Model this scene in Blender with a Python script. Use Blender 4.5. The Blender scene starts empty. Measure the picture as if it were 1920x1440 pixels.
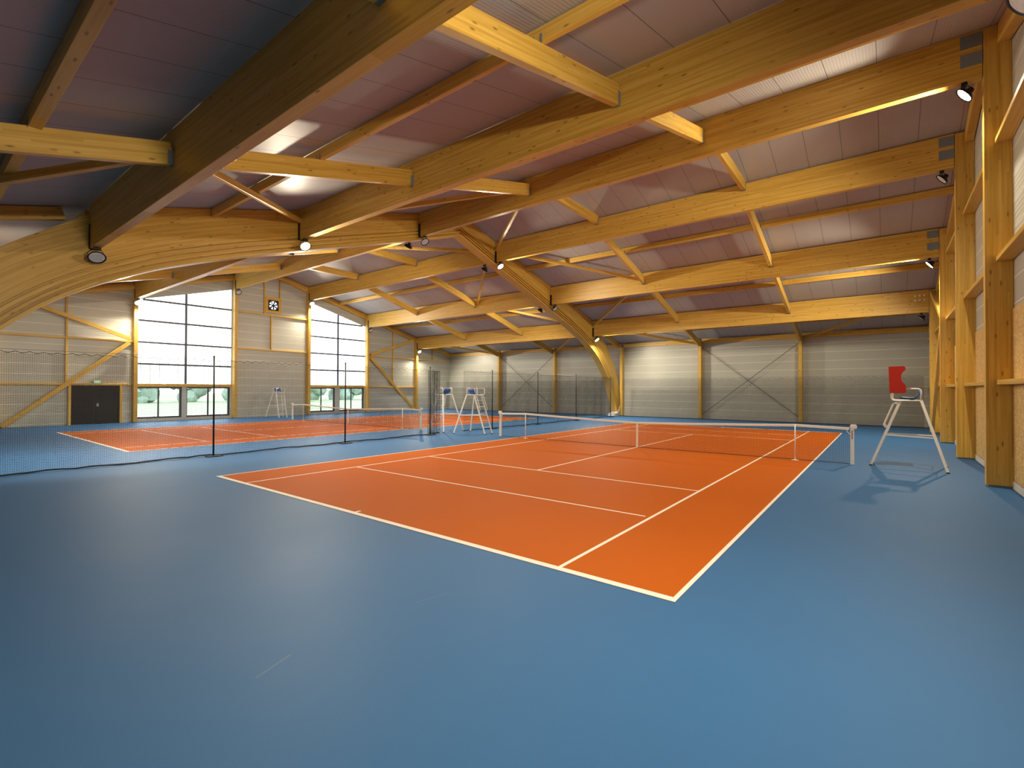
import bpy, bmesh, math, random
from mathutils import Vector, Matrix

random.seed(7)
SC = bpy.context.scene
COL = SC.collection
PI = math.pi

# ------------------------------------------------------------------ node helpers
class NT:
    def __init__(s, name):
        s.m = bpy.data.materials.new(name); s.m.use_nodes = True
        s.t = s.m.node_tree; s.t.nodes.clear()
        s.out = s.t.nodes.new('ShaderNodeOutputMaterial')
    def n(s, typ, **kw):
        nd = s.t.nodes.new(typ)
        for k, v in kw.items():
            if k == 'inp':
                for a, b in v.items():
                    if isinstance(b, bpy.types.NodeSocket): s.t.links.new(b, nd.inputs[a])
                    else: nd.inputs[a].default_value = b
            else: setattr(nd, k, v)
        return nd
    def math(s, op, a, b=0.0, c=None):
        nd = s.n('ShaderNodeMath', operation=op)
        for i, v in enumerate((a, b) if c is None else (a, b, c)):
            if isinstance(v, bpy.types.NodeSocket): s.t.links.new(v, nd.inputs[i])
            else: nd.inputs[i].default_value = v
        return nd.outputs[0]
    def mix(s, f, a, b):
        nd = s.n('ShaderNodeMix', data_type='RGBA')
        for i, v in ((0, f), (6, a), (7, b)):
            if isinstance(v, bpy.types.NodeSocket): s.t.links.new(v, nd.inputs[i])
            else: nd.inputs[i].default_value = v if i == 0 else (v[0], v[1], v[2], 1)
        return nd.outputs[2]
    def ramp(s, f, stops, interp='LINEAR'):
        nd = s.n('ShaderNodeValToRGB'); cr = nd.color_ramp; cr.interpolation = interp
        while len(cr.elements) > 1: cr.elements.remove(cr.elements[-1])
        cr.elements[0].position = stops[0][0]; cr.elements[0].color = tuple(stops[0][1]) + (1,)
        for p, c in stops[1:]:
            e = cr.elements.new(p); e.color = tuple(c) + (1,)
        s.t.links.new(f, nd.inputs[0]); return nd.outputs[0]
    def obj(s): return s.n('ShaderNodeTexCoord').outputs['Object']
    def mapping(s, v, scale): return s.n('ShaderNodeMapping', inp={'Vector': v, 'Scale': scale}).outputs[0]
    def noise(s, v, scale=5, detail=3, rough=.5):
        return s.n('ShaderNodeTexNoise', inp={'Vector': v, 'Scale': scale, 'Detail': detail, 'Roughness': rough}).outputs[0]
    def bump(s, h, strength=.3, dist=.01):
        return s.n('ShaderNodeBump', inp={'Height': h, 'Strength': strength, 'Distance': dist}).outputs[0]
    def pbsdf(s, col, rough=.5, metal=0., spec=.5, normal=None, **kw):
        inp = {'Base Color': col if isinstance(col, bpy.types.NodeSocket) else (col[0], col[1], col[2], 1),
               'Roughness': rough, 'Metallic': metal, 'Specular IOR Level': spec}
        if normal is not None: inp['Normal'] = normal
        inp.update(kw)
        b = s.n('ShaderNodeBsdfPrincipled', inp=inp)
        s.t.links.new(b.outputs[0], s.out.inputs[0]); return s.m

def plain(name, col, rough=.5, metal=0., spec=.5, var=.06, scale=12):
    s = NT(name); v = s.obj(); f = s.noise(v, scale, 3)
    c = s.mix(f, [x * (1 - var) for x in col], [min(1, x * (1 + var)) for x in col])
    return s.pbsdf(c, rough, metal, spec)

def mat_wood(name, light, mid, dark, knot):
    s = NT(name)
    g = s.n('ShaderNodeAttribute', attribute_name='grain').outputs['Vector']
    rnd = s.n('ShaderNodeObjectInfo').outputs['Random']
    g = s.n('ShaderNodeVectorMath', operation='ADD', inp={0: g, 1: s.n('ShaderNodeCombineXYZ', inp={0: s.math('MULTIPLY', rnd, 37.0), 1: s.math('MULTIPLY', rnd, 11.0)}).outputs[0]}).outputs[0]
    sep = s.n('ShaderNodeSeparateXYZ', inp={0: g})
    fib = s.noise(s.mapping(g, (.9, 26, 26)), 1.0, 4, .6)
    # laminations of 40 mm, each board with its own tone
    lam = s.math('FLOOR', s.math('DIVIDE', sep.outputs[2], .042))
    brd = s.math('FLOOR', s.math('ADD', s.math('DIVIDE', sep.outputs[0], 2.6), s.math('MULTIPLY', lam, .37)))
    wn = s.n('ShaderNodeTexWhiteNoise', noise_dimensions='2D', inp={0: s.n('ShaderNodeCombineXYZ', inp={0: lam, 1: brd}).outputs[0]}).outputs[0]
    f = s.math('ADD', s.math('MULTIPLY', fib, .75), s.math('MULTIPLY', wn, .3))
    f = s.math('ADD', f, s.math('MULTIPLY', s.math('SUBTRACT', rnd, .5), .16))
    c = s.ramp(f, [(.2, dark), (.5, mid), (.8, light)])
    vor = s.n('ShaderNodeTexVoronoi', feature='F1', inp={'Vector': s.mapping(g, (2.6, 8.5, 8.5)), 'Scale': 1.0, 'Randomness': 1.0})
    sel = s.math('GREATER_THAN', s.n('ShaderNodeSeparateColor', inp={0: vor.outputs['Color']}).outputs[0], .45)
    kn = s.math('MULTIPLY', s.ramp(vor.outputs['Distance'], [(.06, (1, 1, 1)), (.2, (0, 0, 0))]), sel)
    c = s.mix(s.math('MULTIPLY', kn, .85), c, knot)
    b = s.bump(fib, .12, .004)
    return s.pbsdf(c, .42, 0, .4, b)

def mat_ribbed(name, axis, col, seam, period, seam_period, rough, seam_w=.02, dist=.006, strength=.5, spec=.5):
    """profiled metal lining: ribs along one axis, a joint every seam_period"""
    s = NT(name); v = s.obj(); sep = s.n('ShaderNodeSeparateXYZ', inp={0: v})
    a = sep.outputs[axis]
    ph = s.math('FRACT', s.math('DIVIDE', a, period))
    rib = s.ramp(ph, [(0, (0, 0, 0)), (.12, (1, 1, 1)), (.55, (1, 1, 1)), (.67, (0, 0, 0)), (1, (0, 0, 0))])
    sp = s.math('FRACT', s.math('DIVIDE', s.math('ADD', a, 100.0), seam_period))
    sm = s.math('LESS_THAN', sp, seam_w / seam_period)
    n = s.noise(v, .35, 3)
    c = s.mix(n, [x * .92 for x in col], [x * 1.06 for x in col])
    c = s.mix(sm, c, seam)
    h = s.math('SUBTRACT', rib, s.math('MULTIPLY', sm, 2.0))
    return s.pbsdf(c, rough, 0, spec, s.bump(h, strength, dist))

M = {}
M['wood'] = mat_wood('glulam', (.74, .49, .125), (.62, .385, .07), (.47, .27, .035), (.20, .095, .015))
M['roof'] = mat_ribbed('roof_lining', 0, (.43, .415, .405), (.15, .14, .13), .062, 1.0, .50, .014, .004, .35, .13)
M['clad'] = mat_ribbed('wall_lining', 2, (.45, .465, .42), (.72, .73, .68), .11, .55, .36, .03, .007, .5)
M['concrete'] = plain('concrete', (.42, .42, .40), .8, var=.12)
M['white'] = plain('white_paint', (.82, .80, .76), .35)
M['white_plinth'] = plain('white_plinth', (.62, .62, .62), .6)
M['black'] = plain('black_paint', (.010, .010, .011), .5, spec=.3)
M['dark_metal'] = plain('dark_metal', (.016, .017, .017), .5, spec=.25)
M['steel'] = plain('galvanised_steel', (.22, .27, .30), .45, .3, var=.15, scale=25)
M['whitened'] = plain('bolt_glint_white', (.9, .88, .80), .3)  # glint on the bolts put into a whitish base colour
M['net'] = plain('net_cord', (.022, .024, .028), .8)
M['tape'] = plain('white_tape', (.78, .76, .72), .7)
M['bluep'] = plain('blue_plastic', (.02, .09, .30), .35)
M['redp'] = plain('red_plastic', (.42, .014, .004), .45)
M['pinkwood'] = plain('armrest_wood', (.45, .24, .18), .5)
M['alu'] = plain('anthracite_frame', (.035, .04, .06), .4)
M['greyjamb'] = plain('pale_grey_trim', (.5, .53, .52), .6)
M['lenswhite'] = plain('lamp_glass', (.93, .93, .92), .3)
M['line'] = plain('line_paint', (.80, .77, .70), .65, var=.04)
M['mark'] = plain('post_marking', (.30, .12, .07), .6)
M['cable'] = plain('steel_cable', (.10, .10, .10), .4, .5)

def mat_floor(name, base, base2, rough, spec, scuffs=()):
    s = NT(name); v = s.obj()
    n1 = s.noise(v, .5, 4, .6); n2 = s.noise(v, 160, 2, .6)
    c = s.mix(n1, base, base2)
    c = s.mix(s.math('MULTIPLY', s.math('SUBTRACT', n2, .35), .35), c, [min(1, x * 1.5 + .01) for x in base2])
    # a few pale scuffs
    sc = s.noise(s.mapping(v, (1.1, 5.5, 1)), .9, 5, .65)
    c = s.mix(s.math('MULTIPLY', s.ramp(sc, [(.70, (0, 0, 0)), (.78, (1, 1, 1))]), .12), c, (.35, .42, .5))
    for (ax, ay, bx, by, wd) in scuffs:      # single rubbed marks
        L = math.hypot(bx - ax, by - ay); ux, uy = (bx - ax) / L, (by - ay) / L
        sp = s.n('ShaderNodeSeparateXYZ', inp={0: v})
        dx, dy = s.math('SUBTRACT', sp.outputs[0], ax), s.math('SUBTRACT', sp.outputs[1], ay)
        al = s.math('ADD', s.math('MULTIPLY', dx, ux), s.math('MULTIPLY', dy, uy))
        ac = s.math('ABSOLUTE', s.math('SUBTRACT', s.math('MULTIPLY', dx, uy), s.math('MULTIPLY', dy, ux)))
        f = s.math('MULTIPLY', s.math('LESS_THAN', s.math('ABSOLUTE', s.math('SUBTRACT', al, L / 2)), L / 2), s.math('LESS_THAN', ac, wd))
        c = s.mix(s.math('MULTIPLY', s.math('MULTIPLY', f, n2), .30), c, (.36, .36, .38))
    rg = s.math('ADD', s.math('MULTIPLY', n1, .12), rough - .06)
    return s.pbsdf(c, rg, 0, spec, s.bump(n2, .25, .002))
M['blue'] = mat_floor('blue_acrylic', (.032, .118, .290), (.040, .142, .335), .55, .16, ((3.512, -3.122, 3.409, -2.809, .010), (3.478, -1.582, 3.569, -1.194, .005)))
M['clay'] = mat_floor('terracotta_acrylic', (.42, .090, .005), (.47, .108, .008), .65, .06)

def mat_osb():
    s = NT('osb'); v = s.obj()
    vo = s.n('ShaderNodeTexVoronoi', inp={'Vector': s.mapping(v, (1, 22, 34)), 'Scale': 1.0}).outputs['Color']
    f = s.n('ShaderNodeSeparateColor', inp={0: vo}).outputs[0]
    n = s.noise(v, 6, 4)
    f = s.math('ADD', s.math('MULTIPLY', f, .5), s.math('MULTIPLY', n, .5))
    return s.pbsdf(s.ramp(f, [(.15, (.42, .26, .08)), (.5, (.62, .42, .16)), (.85, (.75, .56, .26))]), .6, 0, .3)
M['osb'] = mat_osb()

def mat_emit(name, col, st):
    s = NT(name)
    e = s.n('ShaderNodeEmission', inp={0: (col[0], col[1], col[2], 1), 1: st})
    s.t.links.new(e.outputs[0], s.out.inputs[0]); return s.m

LAMP_ST = 40.0
LAMP_W = 2900.0
LAMP_COL = (1.0, .86, .64)
SKY_ST = 6.0
M['lamp'] = mat_emit('lamp_on', (1.0, .86, .60), LAMP_ST)
M['exit'] = mat_emit('exit_glow', (.35, .9, .55), .9)

def mat_poly():
    """multiwall polycarbonate lit by the overcast sky behind it"""
    s = NT('polycarbonate'); v = s.obj(); sep = s.n('ShaderNodeSeparateXYZ', inp={0: v})
    p = s.math('FRACT', s.math('DIVIDE', sep.outputs[1], .5))
    sm = s.math('LESS_THAN', p, .075)
    fine = s.math('MULTIPLY', s.math('LESS_THAN', s.math('FRACT', s.math('DIVIDE', sep.outputs[1], .0625)), .2), .06)
    f = s.math('SUBTRACT', 1.0, s.math('ADD', s.math('MULTIPLY', sm, .86), fine))
    e = s.n('ShaderNodeEmission', inp={0: (.80, .93, 1.0, 1), 1: s.math('MULTIPLY', f, 3.0)})
    b = s.n('ShaderNodeBsdfPrincipled', inp={'Base Color': (.75, .8, .82, 1), 'Roughness': .25})
    a = s.n('ShaderNodeAddShader', inp={0: e.outputs[0], 1: b.outputs[0]})
    s.t.links.new(a.outputs[0], s.out.inputs[0]); return s.m
M['poly'] = mat_poly()

def mat_glass():
    s = NT('clear_glazing')
    t = s.n('ShaderNodeBsdfTransparent', inp={0: (.93, .97, .96, 1)})
    g = s.n('ShaderNodeBsdfGlossy', inp={'Roughness': .02})
    f = s.n('ShaderNodeFresnel', inp={'IOR': 1.4}).outputs[0]
    m = s.n('ShaderNodeMixShader', inp={0: f, 1: t.outputs[0], 2: g.outputs[0]})
    s.t.links.new(m.outputs[0], s.out.inputs[0]); return s.m
M['glass'] = mat_glass()
M['leaf'] = plain('tree_leaves', (.25, .31, .26), .8, var=.3, scale=.8)
M['bark'] = plain('tree_bark', (.16, .12, .09), .9)
M['lawn'] = plain('meadow_grass', (.27, .34, .19), .9, var=.2, scale=.5)
M['sand'] = plain('sandy_path', (.46, .40, .33), .9, var=.12, scale=2)

# ------------------------------------------------------------------ mesh helpers
def tag(o, label=None, cat=None, group=None, kind=None):
    if label: o['label'] = label
    if cat: o['category'] = cat
    if group: o['group'] = group
    if kind: o['kind'] = kind
    return o

def empty(name, loc, label=None, cat=None, group=None, kind=None):
    o = bpy.data.objects.new(name, None); o.location = loc; COL.objects.link(o)
    o.empty_display_size = .2
    return tag(o, label, cat, group, kind)

def link(name, bm, mat, parent=None, at=None, smooth=False):
    """bm is in world (or local, when at is None and parent is None) coordinates. at: origin of the object in the world."""
    me = bpy.data.meshes.new(name)
    bmesh.ops.recalc_face_normals(bm, faces=bm.faces)
    org = Vector((0, 0, 0))
    if parent is not None:
        inv = world_of(parent).inverted()
        bmesh.ops.transform(bm, matrix=inv, verts=bm.verts)
    elif at is not None:
        org = Vector(at); bmesh.ops.translate(bm, vec=-org, verts=bm.verts)
    bm.to_mesh(me); bm.free()
    if smooth:
        for p in me.polygons: p.use_smooth = True
    me.materials.append(mat)
    o = bpy.data.objects.new(name, me); COL.objects.link(o)
    o.location = org
    if parent is not None: o.parent = parent
    return o

def world_of(o):
    m = o.matrix_basis.copy()
    while o.parent is not None:
        o = o.parent; m = o.matrix_basis @ m
    return m

def box(bm, x0, x1, y0, y1, z0, z1, mtx=None):
    vs = [bm.verts.new((x, y, z)) for x in (x0, x1) for y in (y0, y1) for z in (z0, z1)]
    for f in ((0, 1, 3, 2), (4, 6, 7, 5), (0, 4, 5, 1), (2, 3, 7, 6), (0, 2, 6, 4), (1, 5, 7, 3)):
        bm.faces.new([vs[i] for i in f])
    if mtx is not None: bmesh.ops.transform(bm, matrix=mtx, verts=vs)
    return vs

def prism(bm, poly, axis, a, b):
    """poly: 2-D outline in the two other axes; extruded along axis from a to b"""
    def P(p, t):
        if axis == 0: return (t, p[0], p[1])
        if axis == 1: return (p[0], t, p[1])
        return (p[0], p[1], t)
    A = [bm.verts.new(P(p, a)) for p in poly]; B = [bm.verts.new(P(p, b)) for p in poly]
    bm.faces.new(A); bm.faces.new(B[::-1])
    for i in range(len(poly)):
        j = (i + 1) % len(poly); bm.faces.new((A[i], A[j], B[j], B[i]))

def frame_of(d):
    d = d.normalized(); u = Vector((0, 0, 1)) if abs(d.z) < .9 else Vector((1, 0, 0))
    a = d.cross(u).normalized(); return a, a.cross(d).normalized()

def tube(bm, pts, r, n=8, closed_ends=True):
    pts = [Vector(p) for p in pts]; rings = []
    for i, p in enumerate(pts):
        d = (pts[min(i + 1, len(pts) - 1)] - pts[max(i - 1, 0)])
        if i == 0: a, b = frame_of(d)
        else:
            dn = d.normalized(); a = (a - dn * a.dot(dn)).normalized(); b = a.cross(dn)
        rr = r[i] if isinstance(r, (list, tuple)) else r
        rings.append([bm.verts.new(p + (a * math.cos(2 * PI * k / n) + b * math.sin(2 * PI * k / n)) * rr) for k in range(n)])
    for i in range(len(rings) - 1):
        for k in range(n):
            bm.faces.new((rings[i][k], rings[i][(k + 1) % n], rings[i + 1][(k + 1) % n], rings[i + 1][k]))
    if closed_ends:
        bm.faces.new(rings[0][::-1]); bm.faces.new(rings[-1])

def rounded(pts, rad, n=5):
    pts = [Vector(p) for p in pts]; out = [pts[0]]
    for i in range(1, len(pts) - 1):
        p = pts[i]; a = (pts[i - 1] - p); b = (pts[i + 1] - p)
        r = min(rad, a.length * .45, b.length * .45)
        p0 = p + a.normalized() * r; p1 = p + b.normalized() * r
        for k in range(n + 1):
            t = k / n; out.append(p0 * (1 - t) ** 2 + p * 2 * t * (1 - t) + p1 * t * t)
    out.append(pts[-1]); return out

def lathe(bm, prof, mtx, n=24):
    rings = []
    for r, z in prof:
        rings.append([bm.verts.new(mtx @ Vector((r * math.cos(2 * PI * k / n), r * math.sin(2 * PI * k / n), z))) for k in range(n)])
    for i in range(len(rings) - 1):
        for k in range(n):
            bm.faces.new((rings[i][k], rings[i][(k + 1) % n], rings[i + 1][(k + 1) % n], rings[i + 1][k]))
    if prof[0][0] > 1e-4: bm.faces.new(rings[0][::-1])
    if prof[-1][0] > 1e-4: bm.faces.new(rings[-1])

def grain_from_co(me):
    at = me.attributes.new('grain', 'FLOAT_VECTOR', 'POINT')
    for v in me.vertices: at.data[v.index].vector = v.co

def timber(name, p0, p1, w, d, label=None, cat=None, group=None, up=(0, 0, 1), parent=None, bev=.006):
    """a straight timber from p0 to p1 (centre line), w wide and d deep; its own X runs along the grain"""
    p0, p1 = Vector(p0), Vector(p1); ax = (p1 - p0); L = ax.length; X = ax.normalized()
    Z = Vector(up); Z = (Z - X * Z.dot(X)).normalized(); Y = Z.cross(X)
    R = Matrix((X, Y, Z)).transposed().to_4x4(); R.translation = (p0 + p1) / 2
    bm = bmesh.new(); box(bm, -L / 2, L / 2, -w / 2, w / 2, -d / 2, d / 2)
    if bev: bmesh.ops.bevel(bm, geom=bm.edges[:], offset=bev, segments=1, affect='EDGES')
    me = bpy.data.meshes.new(name); bmesh.ops.recalc_face_normals(bm, faces=bm.faces); bm.to_mesh(me); bm.free()
    grain_from_co(me); me.materials.append(M['wood'])
    o = bpy.data.objects.new(name, me); COL.objects.link(o)
    if parent is None: o.matrix_basis = R
    else: o.parent = parent; o.matrix_basis = world_of(parent).inverted() @ R
    return tag(o, label, cat, group, 'thing' if parent is None and cat else None)

# ------------------------------------------------------------------ dimensions
XR, XL = 9.33, -29.2            # inner faces of the long walls
YN, YF = -6.3, 31.4             # inner faces of the end walls
YA, ZA, SL = 12.72, 10.88, .272 # ridge and roof slope
def zr(y): return ZA - SL * abs(y - YA)
BY = [-1.45, 4.35, 10.05, 15.5, 21.0, 26.6]     # centre planes of the six beam lines
BB = [5.83, 7.50, 9.05, 9.03, 7.46, 5.95]       # their undersides
ORD = ['nearest', 'second', 'third', 'fourth', 'fifth', 'sixth']
AX0, AX1 = -10.2, -9.7          # the arch
CR, CL = 8.88, -28.8            # inner faces of the posts on the long walls
BW = .2

# ------------------------------------------------------------------ floor, walls, roof
bm = bmesh.new(); box(bm, XL - .2, XR + .2, YN - .2, YF + .2, -.2, 0)
tag(link('floor', bm, M['blue']), 'blue acrylic sports floor of the tennis hall', kind='structure')

bm = bmesh.new()
for (ya, yb) in ((YN - .2, YA), (YA, YF + .2)):
    za, zb = zr(ya), zr(yb)
    prism(bm, [(ya, za), (yb, zb), (yb, zb + .2), (ya, za + .2)], 0, XL - .2, XR + .2)
tag(link('ceiling', bm, M['roof']), 'grey ribbed metal roof lining over both courts', kind='structure')

def wall_x(name, x0, x1, polys, mat, label):
    bm = bmesh.new()
    for p in polys: prism(bm, p, 0, x0, x1)
    return tag(link(name, bm, mat), label, kind='structure')
def rp(ya, yb, z0=0.0):
    """yz outline from z0 up to the roof between ya and yb"""
    pts = [(ya, z0), (yb, z0), (yb, zr(yb) + .1)]
    if ya < YA < yb: pts.append((YA, ZA + .1))
    return pts + [(ya, zr(ya) + .1)]
wall_x('wall_right', XR, XR + .15, [rp(YN, YF)], M['clad'], 'right-hand long wall lined with ribbed pale metal')
W1, W2 = (4.42, 9.95), (15.62, 21.08)
def wtop(y): return zr(y) - 1.02
polys = [rp(YN, W1[0]), rp(W1[1], W2[0]), rp(W2[1], YF)]
for a, b in (W1, W2):
    polys.append([(a, wtop(a)), (b, wtop(b)), (b, zr(b) + .1), (a, zr(a) + .1)])
    polys.append([(a, 0), (b, 0), (b, .2), (a, .2)])
wall_x('wall_left', XL - .2, XL, polys, M['clad'], 'far long wall of ribbed metal with two tall windows')
M['near_wall_dark'] = plain('darkened_near_wall', (.07, .08, .07), .8)  # unseen near wall darkened to cut the light it bounces back
def wall_y(name, y0, y1, label, mat=None):
    z = zr(y0 if y0 < YA else y0) + .1
    bm = bmesh.new(); box(bm, XL - .2, XR + .15, min(y0, y1), max(y0, y1), 0, z)
    return tag(link(name, bm, mat or M['clad']), label, kind='structure')
wall_y('wall_far', YF, YF + .15, 'low end wall of ribbed metal behind the far baselines')
wall_y('wall_near', YN, YN - .15, 'end wall behind the photographer', M['near_wall_dark'])
bm = bmesh.new(); box(bm, XL, XR, YF - .06, YF, 0, .28)
tag(link('baseboard_far', bm, M['concrete']), 'grey concrete plinth along the far end wall', kind='structure')
bm = bmesh.new(); box(bm, XR - .035, XR, YN, YF - .06, 0, .17)
tag(link('baseboard_right', bm, M['white_plinth']), 'white plinth along the right-hand wall', kind='structure')

# ------------------------------------------------------------------ main roof beams
def hanger(parent, x, y, z0, z1, dx, dy):
    """a steel joist hanger round the end of a timber; dx,dy half sizes"""
    bm = bmesh.new()
    box(bm, x - dx - .006, x - dx, y - dy, y + dy, z0, z1)
    box(bm, x + dx, x + dx + .006, y - dy, y + dy, z0, z1)
    box(bm, x - dx, x + dx, y - dy, y + dy, z0 - .006, z0)
    return link('joist_hanger', bm, M['steel'], parent)

for i in range(6):
    y = BY[i]; zb = BB[i]; zt = zr(y) - .004 - SL * BW / 2; d = zt - zb; zc = (zt + zb) / 2
    for side, (xa, xb), court in (('R', (AX1 + .012, CR - .012), 'near'), ('L', (CL + .012, AX0 - .012), 'far')):
        o = timber('roof_beam', (xa, y, zc), (xb, y, zc), BW, d,
                   f'{ORD[i]} deep roof beam from the camera above the {court} court', 'beam', 'deep roof beams carried by the arch')
        ends = ((xa, 1), (xb, -1))
        for k, (xe, s) in enumerate(ends):
            wall_end = (side == 'R' and k == 1) or (side == 'L' and k == 0)
            if wall_end and side == 'R':
                if i == 5:
                    for a in range(3):
                        for b in range(2):
                            bm = bmesh.new()
                            lathe(bm, [(.045, 0), (.045, .025), (.02, .035)], Matrix.Translation((xe - .18 - a * .17, y - BW / 2, zt - .28 - b * .22)) @ Matrix.Rotation(PI / 2, 4, 'X'), 10)
                            tag(link('bolt_head', bm, M['whitened'], o), 'shiny bolt head')
                else:
                    for z0, z1 in ((zt - .36, zt - .06), (zb + .3, zb + .6)):
                        bm = bmesh.new(); box(bm, xe - .36, xe, y - BW / 2 - .008, y - BW / 2, z0, z1)
                        link('connector_plate', bm, M['steel'], o)
            else:
                bm = bmesh.new()
                for sy in (-1, 1):
                    box(bm, min(xe, xe + s * .12), max(xe, xe + s * .12), y + sy * (BW / 2 + .006) - .005, y + sy * (BW / 2 + .006) + .005, zb, zb + d * .55)
                box(bm, min(xe, xe + s * .12), max(xe, xe + s * .12), y - BW / 2 - .01, y + BW / 2 + .01, zb - .01, zb)
                link('beam_shoe', bm, M['dark_metal'], o)

# ------------------------------------------------------------------ the arch
ST = [((0, 9.80), (0, 10.86)), ((3.4, 8.70), (3.1, 10.03)), ((6, 7.88), (5.8, 9.29)), ((8.6, 7.05), (8.6, 8.53)),
      ((10.5, 6.42), (10.9, 7.9)), ((12.4, 5.72), (12.9, 7.36)), ((13.4, 5.25), (14.0, 6.93)), ((14.2, 4.82), (14.9, 6.28)),
      ((15.1, 4.2), (15.9, 5.50)), ((16.0, 3.35), (16.9, 4.50)), ((16.8, 2.4), (17.65, 3.5)), ((17.45, 1.3), (18.2, 2.3)),
      ((17.95, .35), (18.6, .9))]
def cr(P, n=5):
    out = []
    for i in range(len(P) - 1):
        p0 = P[max(i - 1, 0)]; p1 = P[i]; p2 = P[i + 1]; p3 = P[min(i + 2, len(P) - 1)]
        for k in range(n):
            t = k / n
            out.append(tuple(.5 * (2 * b + (c - a) * t + (2 * a - 5 * b + 4 * c - d) * t * t + (3 * b - a - 3 * c + d) * t ** 3) for a, b, c, d in zip(p0, p1, p2, p3)))
    out.append(P[-1]); return out
lowP, upP = cr([s[0] for s in ST]), cr([s[1] for s in ST])
arch = empty('timber_arch', ((AX0 + AX1) / 2, YA, 0), 'huge curved glulam arch carrying the roof between the two courts', 'arch', kind='thing')
for sgn in (-1, 1):
    bm = bmesh.new(); hw = (AX1 - AX0) / 2; xc = (AX0 + AX1) / 2
    lay = bm.verts.layers.float_vector.new('grain'); rings = []; s_len = 0; prev = None
    for (dl, zl), (du, zu) in zip(lowP, upP):
        pl = Vector((0, YA + sgn * dl, zl)); pu = Vector((0, YA + sgn * du, min(zu, zr(YA + sgn * du) - .015)))
        H = (pu - pl).length; mid = (pl + pu) / 2
        if prev is not None: s_len += (mid - prev).length
        prev = mid
        prof = [(-hw, 0), (-hw, .09)]
        for g in range(3):
            h0 = .09 + g * .155; prof += [(-hw + .11, h0 + .004), (-hw + .11, h0 + .066), (-hw, h0 + .07), (-hw, h0 + .155)]
        prof += [(-hw, H)]
        prof = prof + [(-x, h) for x, h in prof[::-1]]
        ring = []
        for px_, h in prof:
            p = pl + (pu - pl) * (h / H); v = bm.verts.new((xc + px_, p.y, p.z)); v[lay] = (s_len, px_, h); ring.append(v)
        rings.append(ring)
    for a, b in zip(rings, rings[1:]):
        for k in range(len(a)):
            j = (k + 1) % len(a); bm.faces.new((a[k], a[j], b[j], b[k]))
    bm.faces.new(rings[0]); bm.faces.new(rings[-1][::-1])
    link('arch_leg', bm, M['wood'], arch)
    def Y(d): return YA + sgn * d
    bm = bmesh.new()
    prism(bm, [(Y(17.4), 0), (Y(18.65), 0), (Y(18.65), 1.05), (Y(18.45), 1.0), (Y(18.2), .5), (Y(17.9), .24), (Y(17.4), .18)], 0, xc - .30, xc + .30)
    tag(link('concrete_footing', bm, M['white_plinth'], at=(xc, Y(18), 0)), 'pale concrete footing under the arch at the far end wall' if sgn > 0 else 'concrete footing under the arch behind the photographer', 'footing', kind='thing')

# ------------------------------------------------------------------ struts, purlins and braces in the roof
ROWS = [('R', 2.84, 'right-hand'), ('R', -3.47, 'arch-side'), ('L', -16.1, 'arch-side'), ('L', -22.3, 'window-side')]
LINES = [YN] + BY + [YF]
def bayname(k):
    if k == 0: return 'behind the nearest deep beam'
    if k == 6: return 'between sixth deep beam and end wall'
    return f'between {ORD[k-1]} and {ORD[k]} deep beams'
for k in range(7):
    ya = LINES[k] + (BW / 2 + .01 if k else .02); yb = LINES[k + 1] - (BW / 2 + .01 if k < 6 else .19)
    ridge = (k == 3)
    for side, x, nm in ROWS:
        court = {'R': 'near', 'L': 'far'}[side]
        d, w = .41, .14
        lab = f'{nm} roof strut {bayname(k)} above {court} court'
        off = .285 + d / 2
        za_, zb_ = (10.02, 10.02) if ridge else (zr(ya) - off, zr(yb) - off)
        o = timber('roof_strut', (x, ya, za_), (x, yb, zb_), w, d, lab, 'strut', 'short struts between the deep beams')
        for yy, zz, at_beam in ((ya + .03, za_, k > 0), (yb - .03, zb_, k < 6)):
            if at_beam: hanger(o, x, yy, zz - d / 2 - .012, zz + .05, w / 2, .06)
    if k in (0, 6):   # timber over the arch top where the arch has left the roof
        y0, y1 = (YN + .02, YA - 14.75) if k == 0 else (YA + 14.75, YF - .19)
        timber('roof_strut', (-9.95, y0, zr(y0) - .19), (-9.95, y1, zr(y1) - .19), .2, .32, f'roof strut over the arch top {bayname(k)}', 'strut', 'short struts between the deep beams')
    if ridge: continue
    # purlins: slim timbers parallel to the beams, resting on the struts
    ym = -3.42 if k == 0 else (LINES[k] + LINES[k + 1]) / 2
    d, w = (.25, .10) if k else (.27, .16)
    zt = zr(ym) - .02 - SL * w / 2
    for side, xa, xb in (('R', AX1 + .01, CR + .3), ('L', CL - .3, AX0 - .01)):
        court = 'near' if side == 'R' else 'far'
        o = timber('purlin', (xa, ym, zt - d / 2), (xb, ym, zt - d / 2), w, d, f'slim purlin {bayname(k)} above {court} court', 'purlin', 'slim purlins resting on the struts')
        for rs, x, nm in ROWS:
            if rs != side: continue
            for sx in (-1, 1):
                bm = bmesh.new()
                box(bm, x + sx * .075 - .02, x + sx * .075 + .02, ym - w / 2 - .008, ym - w / 2, zt - d - .02, zt - d + .13)
                link('purlin_clip', bm, M['steel'], o)
def brace(a, b, lab):
    timber('roof_brace', (a[0], a[1], zr(a[1]) - .40), (b[0], b[1], zr(b[1]) - .40), .12, .16, lab, 'brace', 'slanting braces in the roof')
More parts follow.
